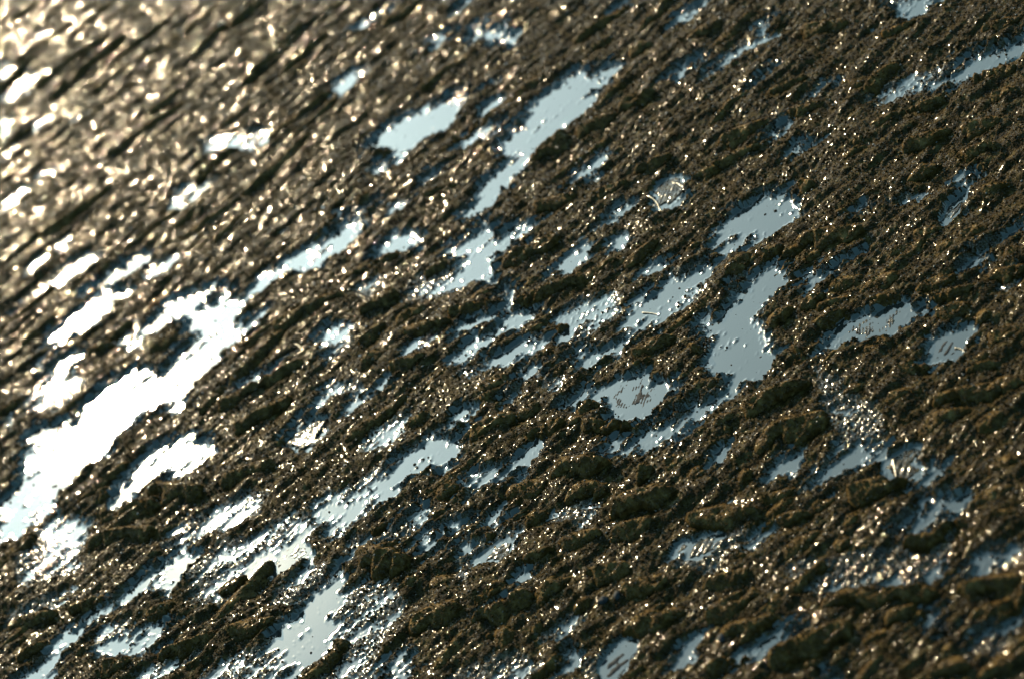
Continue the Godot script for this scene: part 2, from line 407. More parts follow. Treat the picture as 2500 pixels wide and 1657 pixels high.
# heaps and ridges: ends of the crest and half of the thickness, in the same tiles
func clump_strokes() -> Array:
	return [
	["H",130,710,450,770,80],["H",400,960,560,860,75],["H",620,890,760,900,45],["H",480,1200,880,1060,85],["H",900,1040,1180,880,70],["H",900,1190,1330,970,75],["H",1360,950,1520,930,95],["H",900,1260,1000,1270,80],["H",1070,1270,1220,1240,80],["H",1300,1200,1400,1200,55],["H",1150,280,1400,240,60],["H",1480,130,1900,90,75],["H",1560,290,1800,230,70],["H",2000,150,2150,130,80],["H",1840,400,2320,290,90],["H",680,330,800,200,70],["H",610,480,700,390,50],["H",450,290,580,150,35],["H",820,90,840,40,30],["H",1960,1220,2340,1140,105],["H",1600,1080,1750,1000,55],["H",1140,160,1210,150,35],["H",960,600,1040,540,40],["H",1260,470,1400,420,50],["H",1200,770,1480,670,50],["H",2200,80,2340,60,60],["H",1500,640,1800,560,50],["H",1850,560,2200,480,55],["H",1650,860,2000,800,60],["H",1900,960,2250,900,60],["H",200,560,420,420,25],
	["I",60,150,200,170,55],["I",430,190,500,140,70],["I",30,480,580,420,65],["I",420,400,800,270,45],["I",1120,290,1580,220,70],["I",1130,440,1200,500,50],["I",1060,640,1160,620,60],["I",1220,650,1320,610,40],["I",1320,480,1560,410,55],["I",1500,650,1950,480,60],["I",350,740,480,660,50],["I",150,920,480,830,50],["I",130,1170,520,990,90],["I",300,1250,640,1180,90],["I",1000,1030,1780,960,70],["I",1860,980,2350,900,80],["I",600,1450,1180,1210,90],["I",1220,1400,1390,1330,50],["I",1250,1310,1500,1240,50],["I",1760,1400,1900,1300,55],["I",2000,1140,2350,1060,70],["I",2000,340,2300,250,60],["I",2050,450,2300,420,60],["I",150,1500,480,1400,60],["I",800,1500,1000,1420,60],["I",1700,1500,2000,1460,65],["I",2060,1540,2350,1390,70],["I",700,700,950,560,55],["I",640,480,900,420,45],["I",880,380,1060,330,45],["I",2100,120,2340,60,60],["I",1880,180,2050,110,50],["I",1400,1130,1700,1080,60],
	["F",430,100,520,60,35],["F",270,370,470,180,70],["F",490,210,690,150,60],["F",650,240,820,130,50],["F",820,100,1290,40,60],["F",1450,200,1540,130,60],["F",1010,430,1250,370,70],["F",1280,400,1560,330,60],["F",610,680,790,570,80],["F",810,550,1000,460,60],["F",890,690,1190,570,60],["F",730,900,870,800,80],["F",990,890,1220,850,55],["F",1230,850,1450,770,55],["F",1450,970,1700,930,60],["F",970,1000,1090,920,50],["F",290,1240,420,1240,45],["F",440,1250,850,1070,70],["F",210,1390,390,1290,80],["F",570,1440,980,1310,90],["F",510,1510,680,1430,70],["F",50,890,170,800,80],["F",80,1090,290,1080,60],["F",10,1190,140,1090,50],["F",50,170,150,100,50],["F",1720,600,2000,560,70],["F",2060,670,2130,560,65],["F",1720,150,1900,120,50],["F",1620,430,1900,350,55],["F",1720,500,2080,420,50],["F",2010,900,2150,860,50],["F",1920,1000,2190,910,55],["F",1410,1170,1690,1130,55],["F",1720,1200,2190,1110,60],["F",1260,520,1500,480,50],["F",1660,1350,1980,1260,80],["F",2010,1390,2300,1260,80],["F",2200,150,2330,170,45],["F",2110,340,2340,280,50],["F",600,330,740,240,25],["F",930,560,1180,490,40],["F",1120,1130,1280,1080,45],["F",1560,60,1760,20,50],["F",1900,60,2150,20,50],["F",2080,760,2340,700,60],["F",2150,1080,2340,1030,60],
	["E",1110,270,1330,150,95],["E",1350,140,1500,90,80],["E",1060,45,1180,10,35],["E",1240,420,1410,310,45],["E",1190,550,1680,350,60],["E",1710,330,1940,210,55],["E",1960,260,2190,90,50],["E",910,490,1080,440,60],["E",730,600,1070,520,50],["E",110,620,390,430,60],["E",360,660,580,550,50],["E",110,800,300,660,45],["E",130,990,260,840,70],["E",310,980,610,900,60],["E",210,250,410,200,45],["E",570,330,750,230,50],["E",20,340,170,290,45],["E",1240,740,1390,660,45],["E",1430,730,1550,650,45],["E",1310,890,1510,830,45],["E",1860,790,2030,700,50],["E",910,1130,1150,1020,70],["E",930,1200,1230,1080,45],["E",1210,1190,1340,1120,30],["E",870,1420,1190,1300,60],["E",1210,1290,1410,1180,50],["E",1510,1260,1790,1190,60],["E",1260,1470,1550,1320,60],["E",1570,1340,2040,1370,50],["E",2070,1390,2290,1240,35],["E",2090,1300,2250,1180,25],["E",1960,980,2150,890,50],["E",2110,1020,2290,960,45],["E",1970,900,2290,750,50],["E",640,1430,760,1340,30],["E",450,1360,600,1250,40],["E",40,1450,230,1310,50],["E",60,1170,230,1120,30],["E",1650,950,1710,890,30],["E",1830,910,1900,890,25],["E",840,830,990,750,35],["E",1430,1000,1530,940,30],["E",420,720,760,640,40],["E",1500,430,1850,280,40],["E",880,270,1000,230,15],
	["D",1010,870,1240,710,45],["D",1860,700,2330,460,45],["D",1470,1250,2080,920,50],["D",1580,1400,2000,1180,50],["D",1650,650,1720,570,30],["D",1300,560,1530,440,12],["D",1340,740,1440,690,14],["D",1900,1480,2200,1330,50],["D",1000,560,1080,520,30],["D",740,760,900,640,40],["D",560,880,760,800,35],
	["G",380,385,500,350,38],["G",650,300,820,280,55],["G",970,1150,1170,1050,70],["G",650,1480,930,1450,55],["G",510,1380,590,1340,45],["G",1090,1400,1480,1260,45],["G",1510,1250,1880,1180,50],["G",70,650,220,610,38],["G",460,1100,710,1010,45],["G",60,1200,390,1110,45],["G",110,1430,390,1290,50],["G",710,600,1080,560,60],["G",660,450,1080,360,55],["G",1020,270,1380,290,60],["G",1510,210,1880,80,50],["G",430,190,550,120,12],["G",290,160,420,90,12],["G",1500,950,1700,860,40],["G",2240,1400,2340,1260,55],
	["C",790,1260,960,1260,70],["C",1040,1450,1170,1420,38],["C",1190,1360,1390,1290,45],["C",1590,1200,1750,1130,75],["C",1510,1000,1840,910,55],["C",1290,860,1490,760,45],["C",2010,1320,2290,1260,55],["C",1890,900,2190,810,50],["C",710,780,990,710,45],["C",260,980,630,830,55],["C",210,1150,550,990,45],["C",70,1220,290,1130,45],["C",70,280,320,140,75],["C",830,200,1140,160,45],["C",1110,560,1290,600,40],["C",1170,980,1280,910,55],["C",1910,560,2330,460,50],["C",1770,80,1860,40,50],["C",2060,200,2330,140,55],["C",1090,1060,1290,1000,40],["C",640,1000,760,920,40],["C",600,640,900,520,40],["C",1350,250,1650,140,40],["C",1900,1060,2200,980,50],["C",2100,660,2340,600,45],["C",1560,760,1800,660,45],
	["B",1750,700,1890,580,32],["B",1150,1260,1240,1230,35],["B",1010,1150,1200,1090,35],["B",710,970,940,890,35],["B",1320,1100,1590,870,75],["B",1710,330,1860,230,40],["B",1960,330,2130,290,50],["B",1410,1300,1690,1200,50],["B",1610,900,1890,790,55],["B",210,1060,380,1020,40],["B",1160,860,1300,740,35],["B",1900,740,2200,600,55],["B",1300,1420,1600,1340,45],["B",2000,1180,2300,1060,50],["B",560,1340,800,1260,35],["B",1700,1350,2000,1240,45],
	]

# ------------------------------------------------------------------ signed distance to the outlines, on every second lattice point
var SW := 0
var SH := 0
func fill(outlines: Array) -> PackedByteArray:
	var m := PackedByteArray()
	m.resize(SW * SH)
	for o in outlines:
		var t := tile(o[0])
		var pts := PackedVector2Array()
		var c: Array = o[1]
		for k in range(0, c.size(), 2):
			pts.append(lattice(on_ground(t + Vector2(c[k], c[k + 1]) / 2.8)) * 0.5)
		var lo := 1e9
		var hi := -1e9
		for p in pts:
			lo = minf(lo, p.y)
			hi = maxf(hi, p.y)
		for y in range(maxi(0, int(ceil(lo))), mini(SH - 1, int(floor(hi))) + 1):
			var xs := PackedFloat32Array()
			for k in pts.size():
				var a := pts[k]
				var b := pts[(k + 1) % pts.size()]
				if (a.y <= y) != (b.y <= y):
					xs.append(a.x + (y - a.y) / (b.y - a.y) * (b.x - a.x))
			xs.sort()
			for k in range(0, xs.size() - 1, 2):
				for x in range(maxi(0, int(ceil(xs[k]))), mini(SW - 1, int(floor(xs[k + 1]))) + 1):
					m[y * SW + x] = 1
	return m

func chamfer(m: PackedByteArray, inside: int) -> PackedFloat32Array:
	# distance, as a share of the distance from the camera's foot, to the nearest point whose mask equals `inside`
	var d := PackedFloat32Array()
	d.resize(SW * SH)
	for k in SW * SH:
		d[k] = 0.0 if m[k] == inside else 9.0
	var a := 2.0 * DA
	var b := 2.0 * DL
	var c := sqrt(a * a + b * b)
	for y in range(1, SH):
		for x in range(1, SW - 1):
			var k := y * SW + x
			var v := d[k]
			if v > 0.0:
				d[k] = minf(minf(v, d[k - 1] + a), minf(d[k - SW] + b, minf(d[k - SW - 1], d[k - SW + 1]) + c))
	for y in range(SH - 2, -1, -1):
		for x in range(SW - 2, 0, -1):
			var k := y * SW + x
			var v := d[k]
			if v > 0.0:
				d[k] = minf(minf(v, d[k + 1] + a), minf(d[k + SW] + b, minf(d[k + SW - 1], d[k + SW + 1]) + c))
	return d

func sample(d: PackedFloat32Array, u: float, v: float) -> float:
	u = clampf(u * 0.5, 1.0, SW - 3.0)
	v = clampf(v * 0.5, 1.0, SH - 3.0)
	var x := int(u)
	var y := int(v)
	var fx := u - x
	var fy := v - y
	var k := y * SW + x
	return lerpf(lerpf(d[k], d[k + 1], fx), lerpf(d[k + SW], d[k + SW + 1], fx), fy)

# ------------------------------------------------------------------ the relief of the slush
func make_relief() -> void:
	SW = NA / 2 + 1
	SH = NR / 2 + 1
	var pm := fill(puddle_outlines())
	var out_d := chamfer(pm, 1)
	var in_d := chamfer(pm, 0)
	for k in SW * SH:
		out_d[k] = out_d[k] - in_d[k]
	var wm := fill(wet_outlines())
	var wet_out := chamfer(wm, 1)
	var wet_in := chamfer(wm, 0)
	for k in SW * SH:
		wet_out[k] = wet_out[k] - wet_in[k]
	for j in NA:
		var az := AZ0 + j * DA
		PX.append(sin(az))
		PZ.append(-cos(az))
	for i in NR:
		RR.append(R0 * exp(i * DL))
	var n := NA * NR
	H.resize(n); LUMP.resize(n); LAND.resize(n); WET.resize(n); GRAIN.resize(n); COVER.resize(n); SEEN.resize(n)
	COVER.fill(-1.0)
	var ridge := fnl(FastNoiseLite.TYPE_SIMPLEX_SMOOTH, 1, 3, 0.55)
	var lump := fnl(FastNoiseLite.TYPE_SIMPLEX_SMOOTH, 2, 2, 0.5)
	var grain := fnl(FastNoiseLite.TYPE_CELLULAR, 3, 1)
	var warp := fnl(FastNoiseLite.TYPE_SIMPLEX_SMOOTH, 4, 3, 0.6)
	var ca := cos(streak)
	var sa := sin(streak)
	var fx := cos(ROLL)
	var fy := sin(ROLL)
	for i in NR:
		var r := RR[i]
		for j in NA:
			var k := i * NA + j
			var x := r * PX[j]
			var z := r * PZ[j]
			# in the frame, with a margin of a sixth?
			var dep := -z * cos(PITCH) + CAM_H * sin(PITCH)
			var b := (-z * sin(PITCH) - CAM_H * cos(PITCH)) / dep * FOC
			var a := x / dep * FOC
			var ix := a * fx - b * fy
			var iy := -a * fy - b * fx
			if absf(ix) > 1480.0 or absf(iy) > 1030.0:
				continue
			SEEN[k] = 1
			var al := x * ca + z * sa
			var ac := -x * sa + z * ca
			var lu := lump.get_noise_2d(al * 15.0, ac * 30.0)
			var g := 0.55 - grain.get_noise_2d(al * 150.0, ac * 170.0) * 1.0 - 0.9
			g += lump.get_noise_2d(al * 95.0 + 40.0, ac * 110.0) * 0.5
			var ri := ridge.get_noise_2d(al * 6.0, ac * 15.0)
			var fine := ridge.get_noise_2d(al * 22.0 + 50.0, ac * 75.0)
			var w1 := warp.get_noise_2d(al * 17.0, ac * 40.0)
			var w2 := warp.get_noise_2d(al * 17.0 + 90.0, ac * 40.0)
			var u := j + w1 * 0.012 / (r * DA)
			var v := i + w2 * 0.012 / (r * DL)
			var s := sample(out_d, u, v) * r + 0.004 * g - 0.009 * clampf((r - 1.5) / 1.3, 0.1, 1.0) + 0.010 * ri + 0.006 * lu + 0.02 * fine
			var wt := smoothstep(0.02, -0.02, sample(wet_out, u, v) * r)
			LUMP[k] = lu
			GRAIN[k] = g
			var land := smoothstep(-0.003, 0.012, s)
			LAND[k] = smoothstep(-0.004, 0.022, s)
			WET[k] = 1 if wt > 0.5 or s < 0.006 else 0
			var dry := 0.0045 + 0.007 * maxf(ri + 0.2, -0.2) + 0.003 * lu + 0.0018 * g + 0.002 * fine
			var low := -0.0004 + 0.0012 * smoothstep(2.7, 1.9, r) + 0.003 * ri + 0.0022 * lu + 0.003 * g + 0.002 * fine
			var top := lerpf(dry, low, wt)
			# grit in the puddles, thicker towards their edges
			var bed := -0.0040 + 0.0026 * g + 0.004 * w1 + 0.003 * smoothstep(-0.02, 0.0, s) + 0.006 * maxf(ri, 0.0) + 0.0025 * fine
			H[k] = lerpf(bed, top, land)

# shoe prints and smeared patches: middle and half sizes in photo pixels, turn of the long axis and of the ribs in the photo, rib spacing in metres
func print_list() -> Array:
	return [
	[Vector2(1635, 472), 58, 26, 30.0, 62.0, 0.0050, "wet_slush", "shoe print with short slanting ribs beside a water edge", 0.0015],
	[Vector2(2135, 796), 105, 30, 22.0, 88.0, 0.0040, "wet_slush", "shoe print of fine close ribs in three bands", 0.0003],
	[Vector2(1706, 1343), 58, 34, 20.0, 62.0, 0.0075, "wet_slush", "shoe print with coarse steep ribs", 0.0008],
	[Vector2(755, 1055), 60, 36, 35.0, 95.0, 0.0045, "wet_slush", "faint shoe print of very fine ribs", 0.003],
	[Vector2(1545, 965), 74, 46, 25.0, 70.0, 0.0040, "ice", "round heel print pressed into grey ice", 0.0002],
	[Vector2(2333, 512), 46, 24, 33.0, 55.0, 0.0045, "wet_slush", "small patch of crosswise tread ribs", 0.0003],
	[Vector2(2316, 848), 50, 32, 35.0, 60.0, 0.0090, "ice", "smooth print in pale grey ice", -0.0001],
	[Vector2(2200, 1133), 50, 40, 20.0, 70.0, 0.0080, "wet_slush", "scuffed print under a straw", 0.0012],
	[Vector2(1510, 1615), 66, 34, 40.0, 42.0, 0.0110, "ice", "slabby bright print with long ribs", 0.0003],
	[Vector2(1226, 1342), 52, 22, 35.0, 32.0, 0.0075, "wet_slush", "smear of long ribs along the ruts", 0.001],
	[Vector2(715, 1362), 62, 30, 40.0, 40.0, 0.0085, "wet_slush", "glinting smear of slanting ribs", 0.0003],
	]

func print_frame(p: Array) -> Dictionary:
	var c := on_ground(p[0])
	var t: float = deg_to_rad(p[3])
	var e := Vector2(cos(t), -sin(t))
	var al := on_ground(p[0] + e * p[1]) - c
	var ac := on_ground(p[0] + Vector2(e.y, -e.x) * p[2]) - c
	var tr: float = deg_to_rad(p[4])
	var rd := on_ground(p[0] + Vector2(cos(tr), -sin(tr)) * 20.0) - c     # along the ribs
	var rn := Vector2(-rd.z, rd.x).normalized()                           # across the ribs
	return {"c": c, "m": Transform2D(Vector2(al.x, al.z), Vector2(ac.x, ac.z), Vector2(c.x, c.z)).affine_inverse(), "rn": rn, "reach": al.length() + ac.length()}

func window(c: Vector3, reach: float) -> Array:
	var lo := Vector2(1e9, 1e9)
	var hi := Vector2(-1e9, -1e9)
	for q in [Vector3(reach, 0, reach), Vector3(-reach, 0, reach), Vector3(reach, 0, -reach), Vector3(-reach, 0, -reach)]:
		var l := lattice(c + q)
		lo = lo.min(l)
		hi = hi.max(l)
	return [clampi(int(lo.y), 1, NR - 3), clampi(int(hi.y) + 1, 1, NR - 3), clampi(int(lo.x), 1, NA - 3), clampi(int(hi.x) + 1, 1, NA - 3)]

func press_prints() -> void:
	for p in print_list():
		var f := print_frame(p)
		var w := window(f.c, f.reach)
		for i in range(w[0], w[1] + 1):
			for j in range(w[2], w[3] + 1):
				var k := i * NA + j
				var q: Vector2 = f.m * Vector2(RR[i] * PX[j], RR[i] * PZ[j])
				var e := smoothstep(1.15, 0.85, q.length() + LUMP[k] * 0.7)
				if e > 0.0:
					H[k] = lerpf(H[k], -0.003 + 0.001 * GRAIN[k], e)
					LAND[k] *= 1.0 - e
					if e > 0.3: WET[k] = 1

func make_prints() -> void:
	for p in print_list():
		var f := print_frame(p)
		var wd := window(f.c, f.reach)
		var w: int = wd[3] - wd[2] + 1
		var rows: int = wd[1] - wd[0] + 1
		var hh := PackedFloat32Array()
		hh.resize(w * rows)
		for i in rows:
			for j in w:
				var k: int = (wd[0] + i) * NA + wd[2] + j
				var pos := Vector2(RR[wd[0] + i] * PX[wd[2] + j], RR[wd[0] + i] * PZ[wd[2] + j])
				var q: Vector2 = f.m * pos
				var e := 1.0 - smoothstep(0.7, 1.05, q.length() + LUMP[k] * 0.9 + GRAIN[k] * 0.2)
				var rib := sin((pos.dot(f.rn) / p[5] + LUMP[k] * 0.25) * TAU)
				rib = clampf(rib * 1.6, -1.0, 1.0) * smoothstep(-0.35, 0.2, LUMP[k] + GRAIN[k] * 0.3 + 0.1)
				hh[i * w + j] = -0.006 + e * (0.0058 + p[8] + 0.00007 * p[5] * 1000.0 * rib + 0.0016 * LUMP[k] + 0.0008 * GRAIN[k])
		var cells := PackedInt32Array()
		for i in rows - 1:
			for j in w - 1:
				var c := i * w + j
				var k: int = (wd[0] + i) * NA + wd[2] + j
				if SEEN[k] and SEEN[k + NA + 1] and (hh[c] > H[k] - 0.0005 or hh[c + w + 1] > H[k + NA + 1] - 0.0005) and hh[c] > -0.0055:
					cells.append(c)
		if cells.size() < 30:
			continue
		var o := shape_mesh("shoe_print", cells, hh, wd[0], wd[2], w, f.c, M[p[6]])
		ground.add_child(o, true)
		o.set_meta("label", p[7])

# ------------------------------------------------------------------ litter
func tube(called: String, tip: String, pts: Array, rad: float, mat: Material, label: String, category: String) -> void:
	var c := Curve3D.new()
	for k in pts.size():
		var d: Vector3 = (pts[mini(k + 1, pts.size() - 1)] - pts[maxi(k - 1, 0)]) / 6.0
		c.add_point(pts[k], -d, d)
	var st := SurfaceTool.new()
	st.begin(Mesh.PRIMITIVE_TRIANGLES)
	var n := 14
	var m := 7
	var total := c.get_baked_length()
	for i in n + 1:
		var at := c.sample_baked(total * i / n, true)
		var ahead := (c.sample_baked(minf(total, total * i / n + 0.001), true) - c.sample_baked(maxf(0.0, total * i / n - 0.001), true)).normalized()
		var side := ahead.cross(Vector3.UP).normalized()
		var up := side.cross(ahead)
		var rr := rad * (1.0 - 0.55 * float(i) / n) * (1.25 if i % 5 == 2 else 1.0)
		for j in m:
			st.set_smooth_group(0)
			st.add_vertex(at + (side * cos(TAU * j / m) + up * sin(TAU * j / m)) * rr - pts[0])
	for i in n:
		for j in m:
			var a := i * m + j
			var b := i * m + (j + 1) % m
			for k in [a, a + m, b + m, a, b + m, b]:
				st.add_index(k)
	for j in range(1, m - 1):
		for k in [0, j, j + 1, n * m, n * m + j + 1, n * m + j]:
			st.add_index(k)
	st.generate_normals()
	var o := MeshInstance3D.new()
	o.name = numbered(called)
	o.mesh = st.commit()
	o.mesh.surface_set_material(0, mat)
	o.position = pts[0]
	add_child(o, true)
	tag(o, label, category)

func top_at(p: Vector3) -> float:
	var l := lattice(p)
	var k := clampi(int(l.y), 1, NR - 2) * NA + clampi(int(l.x), 1, NA - 2)
	return maxf(maxf(H[k], COVER[k]), 0.0)

func make_litter() -> void:
	var list := [
	["straw", "I", 1450, 55, 1472, 172, 0.0, 0.0013, "pale straight straw lying on a scuffed print"],
	["stem", "D", 2020, 815, 2062, 862, 0.08, 0.0008, "tiny pale bent stem on slush beyond the faint ribbed print"],
	["stem", "D", 2158, 1335, 2200, 1402, 0.1, 0.0008, "short pale bent stem in the faint ribbed print"],
	["stem", "F", 1875, 822, 1942, 852, 0.1, 0.0008, "short pale stem on the smooth grey ice"],
	["stem", "B", 2268, 1238, 2345, 1275, 0.06, 0.0009, "glinting stem at the far end of the slanting ribs"],
	["stem", "B", 2120, 1355, 2185, 1455, 0.08, 0.0009, "glinting bent stem at the near end of the slanting ribs"],
	["stem", "E", 2060, 585, 2175, 600, 0.04, 0.0007, "thin pale stem lying in the gritty shallow water"],
	]
	for k in list:
		var t := tile(k[1])
		var a := on_ground(t + Vector2(k[2], k[3]) / 2.8, 0.004)
		var b := on_ground(t + Vector2(k[4], k[5]) / 2.8, 0.004)
		var side: Vector3 = Vector3(b.z - a.z, 0, a.x - b.x) * k[6]
		var m: Vector3 = (a + b) * 0.5 + side
		a.y = top_at(a) + 0.001
		b.y = top_at(b) + 0.001
		m.y = maxf((a.y + b.y) * 0.5, top_at(m) + 0.001)
		tube(k[0], "", [a, a.lerp(m, 0.5) + side * 0.25, m, m.lerp(b, 0.5) + side * 0.25, b], k[7], M.straw, k[8], "straw" if k[0] == "straw" else "stem")
	var stones := [["H", 1765, 985, 0.005, "pale rounded pebble half sunk in brown slush"], ["H", 1855, 945, 0.0045, "upright pale pebble beside a rounder one"], ["I", 240, 1222, 0.0045, "light grey pebble on a thick slush ridge"]]
	for k in stones:
		var p := on_ground(tile(k[0]) + Vector2(k[1], k[2]) / 2.8, 0.02)
		p.y = top_at(p)
		var sp := SphereMesh.new()
		sp.radius = k[3]
		sp.height = k[3] * 1.5
		sp.radial_segments = 14
		sp.rings = 8
		var st := SurfaceTool.new()
		st.create_from(sp, 0)
		var me := st.commit()
		var md := MeshDataTool.new()
		md.create_from_surface(me, 0)
		var nz := fnl(FastNoiseLite.TYPE_SIMPLEX_SMOOTH, 50 + int(k[1]), 2)
		for v in md.get_vertex_count():
			var q := md.get_vertex(v)
			md.set_vertex(v, q * (1.0 + 0.35 * nz.get_noise_3dv(q * 130.0)) * Vector3(1.3, 1.0, 0.9))
		var out := ArrayMesh.new()
		md.commit_to_surface(out)
		var st2 := SurfaceTool.new()
		st2.create_from(out, 0)
		st2.generate_normals()
		var o := MeshInstance3D.new()
		o.name = numbered("pebble")
		o.mesh = st2.commit()
		o.mesh.surface_set_material(0, M.pebble)
		o.position = p
		o.rotation.y = k[1]
		add_child(o, true)
		tag(o, k[4], "pebble")

func vertex(i: int, j: int, h: float) -> Vector3:
	var r := RR[i]
	return Vector3(r * PX[j], h, r * PZ[j])

func shape_mesh(name_: String, cells: PackedInt32Array, hh: PackedFloat32Array, i0: int, j0: int, w: int, origin: Vector3, mat: Material) -> MeshInstance3D:
	# cells are indices into a window of width w whose corner is lattice point (i0, j0); hh holds the window's heights
	var idx := PackedInt32Array()
	idx.resize(hh.size())
	idx.fill(-1)
	var v := PackedVector3Array()
	var nn := PackedVector3Array()
	var ix := PackedInt32Array()
	var rows := hh.size() / w
	for c in cells:
		for o in [0, 1, w, w + 1]:
			var k: int = c + o
			if idx[k] < 0:
				idx[k] = v.size()
				var li := k / w
				var lj := k % w
				var r := RR[i0 + li]
				var sx := PX[j0 + lj]
				var sz := PZ[j0 + lj]
				v.append(Vector3(r * sx, hh[k], r * sz) - origin)
				var up := k + w if li < rows - 1 else k
				var dn := k - w if li > 0 else k
				var rt := k + 1 if lj < w - 1 else k
				var lt := k - 1 if lj > 0 else k
				var gr := (hh[up] - hh[dn]) / (r * DL * ((up - dn) / w))
				var ga := (hh[rt] - hh[lt]) / (r * DA * (rt - lt))
				nn.append(Vector3(-gr * sx + ga * sz, 1.0, -gr * sz - ga * sx).normalized())
		var p := idx[c]
		var q := idx[c + 1]
		var s := idx[c + w]
		var t := idx[c + w + 1]
		ix.append(p); ix.append(s); ix.append(t)
		ix.append(p); ix.append(t); ix.append(q)
	var arr := []
	arr.resize(Mesh.ARRAY_MAX)
	arr[Mesh.ARRAY_VERTEX] = v
	arr[Mesh.ARRAY_NORMAL] = nn
	arr[Mesh.ARRAY_INDEX] = ix
	var me := ArrayMesh.new()
	me.add_surface_from_arrays(Mesh.PRIMITIVE_TRIANGLES, arr)
	me.surface_set_material(0, mat)
	var o := MeshInstance3D.new()
	o.name = name_
	o.mesh = me
	o.position = origin
	return o

# ------------------------------------------------------------------ heaps
var clumps := 0
func largest_piece(cells: PackedInt32Array, w: int) -> PackedInt32Array:
	var left := {}
	for c in cells:
		left[c] = true
	var best := PackedInt32Array()
	for c in cells:
		if not left.has(c):
			continue
		var list := PackedInt32Array([c])
		left.erase(c)
		var at := 0
		while at < list.size():
			var q := list[at]
			at += 1
			for o in [1, -1, w, -w]:
				if left.has(q + o):
					left.erase(q + o)
					list.append(q + o)
		if list.size() > best.size():
			best = list
	return best

func describe(p0: Vector3, p1: Vector3, half: float) -> Array:
	var l := (p1 - p0).length() + 2.0 * half
	var mid := (p0 + p1) * 0.5
	var shape := "long" if l > half * 6.0 else "stubby" if l < half * 3.6 else "oblong"
	var size := "thick" if half > 0.028 else "thin" if half < 0.015 else "medium"
	var best := 0.3
	var near := ""
	for k in landmarks():
		var d := (on_ground(k[0]) - mid).length()
		if d < best:
			best = d
			near = k[1]
	if near:
		return ["%s %s ridge of brown slush near %s" % [size, shape, near], "slush ridges near %s" % near]
	return ["%s %s ridge of brown slush among close streaks" % [size, shape], "slush ridges away from the marked puddles"]

func landmarks() -> Array:
	return [
	[Vector2(1350, 260), "the pale tongue-shaped puddle"], [Vector2(1010, 290), "the pale ragged puddle"], [Vector2(1230, 600), "the forked grey puddle"],
	[Vector2(1830, 530), "the puddle with a gritty near bank"], [Vector2(1870, 760), "the large bent blue puddle"], [Vector2(2280, 1255), "the dark blue oval puddle"],
	[Vector2(2080, 1120), "the blue puddle with grit specks"], [Vector2(1920, 1150), "the small blue puddle"], [Vector2(2430, 170), "the steel blue puddle streaked with grit"],
	[Vector2(500, 850), "the wide glaring white puddle"], [Vector2(440, 1115), "the small puddle white with sun"], [Vector2(300, 1470), "the long narrow grey puddle"],
	[Vector2(800, 1500), "the broad grey puddle"], [Vector2(960, 1170), "the branching grey puddle"], [Vector2(1620, 1060), "the curved blue puddle arm"],
	[Vector2(1566, 971), "the round icy heel print"], [Vector2(2135, 796), "the finely ribbed shoe print"], [Vector2(1706, 1343), "the coarse ribbed shoe print"],
	[Vector2(1635, 470), "the ribbed print by a water edge"], [Vector2(760, 1050), "the faint ribbed print"], [Vector2(2186, 1140), "the pale straw"],
	[Vector2(1460, 1445), "the pale pebbles"], [Vector2(2400, 1500), "the dim blue pool"], [Vector2(1508, 1615), "the bright slabby print"],
	[Vector2(150, 200), "the far glinting streaks"], [Vector2(550, 300), "the dull brown streaks beyond the white puddle"], [Vector2(2050, 150), "the flat greyish slush"],
	]

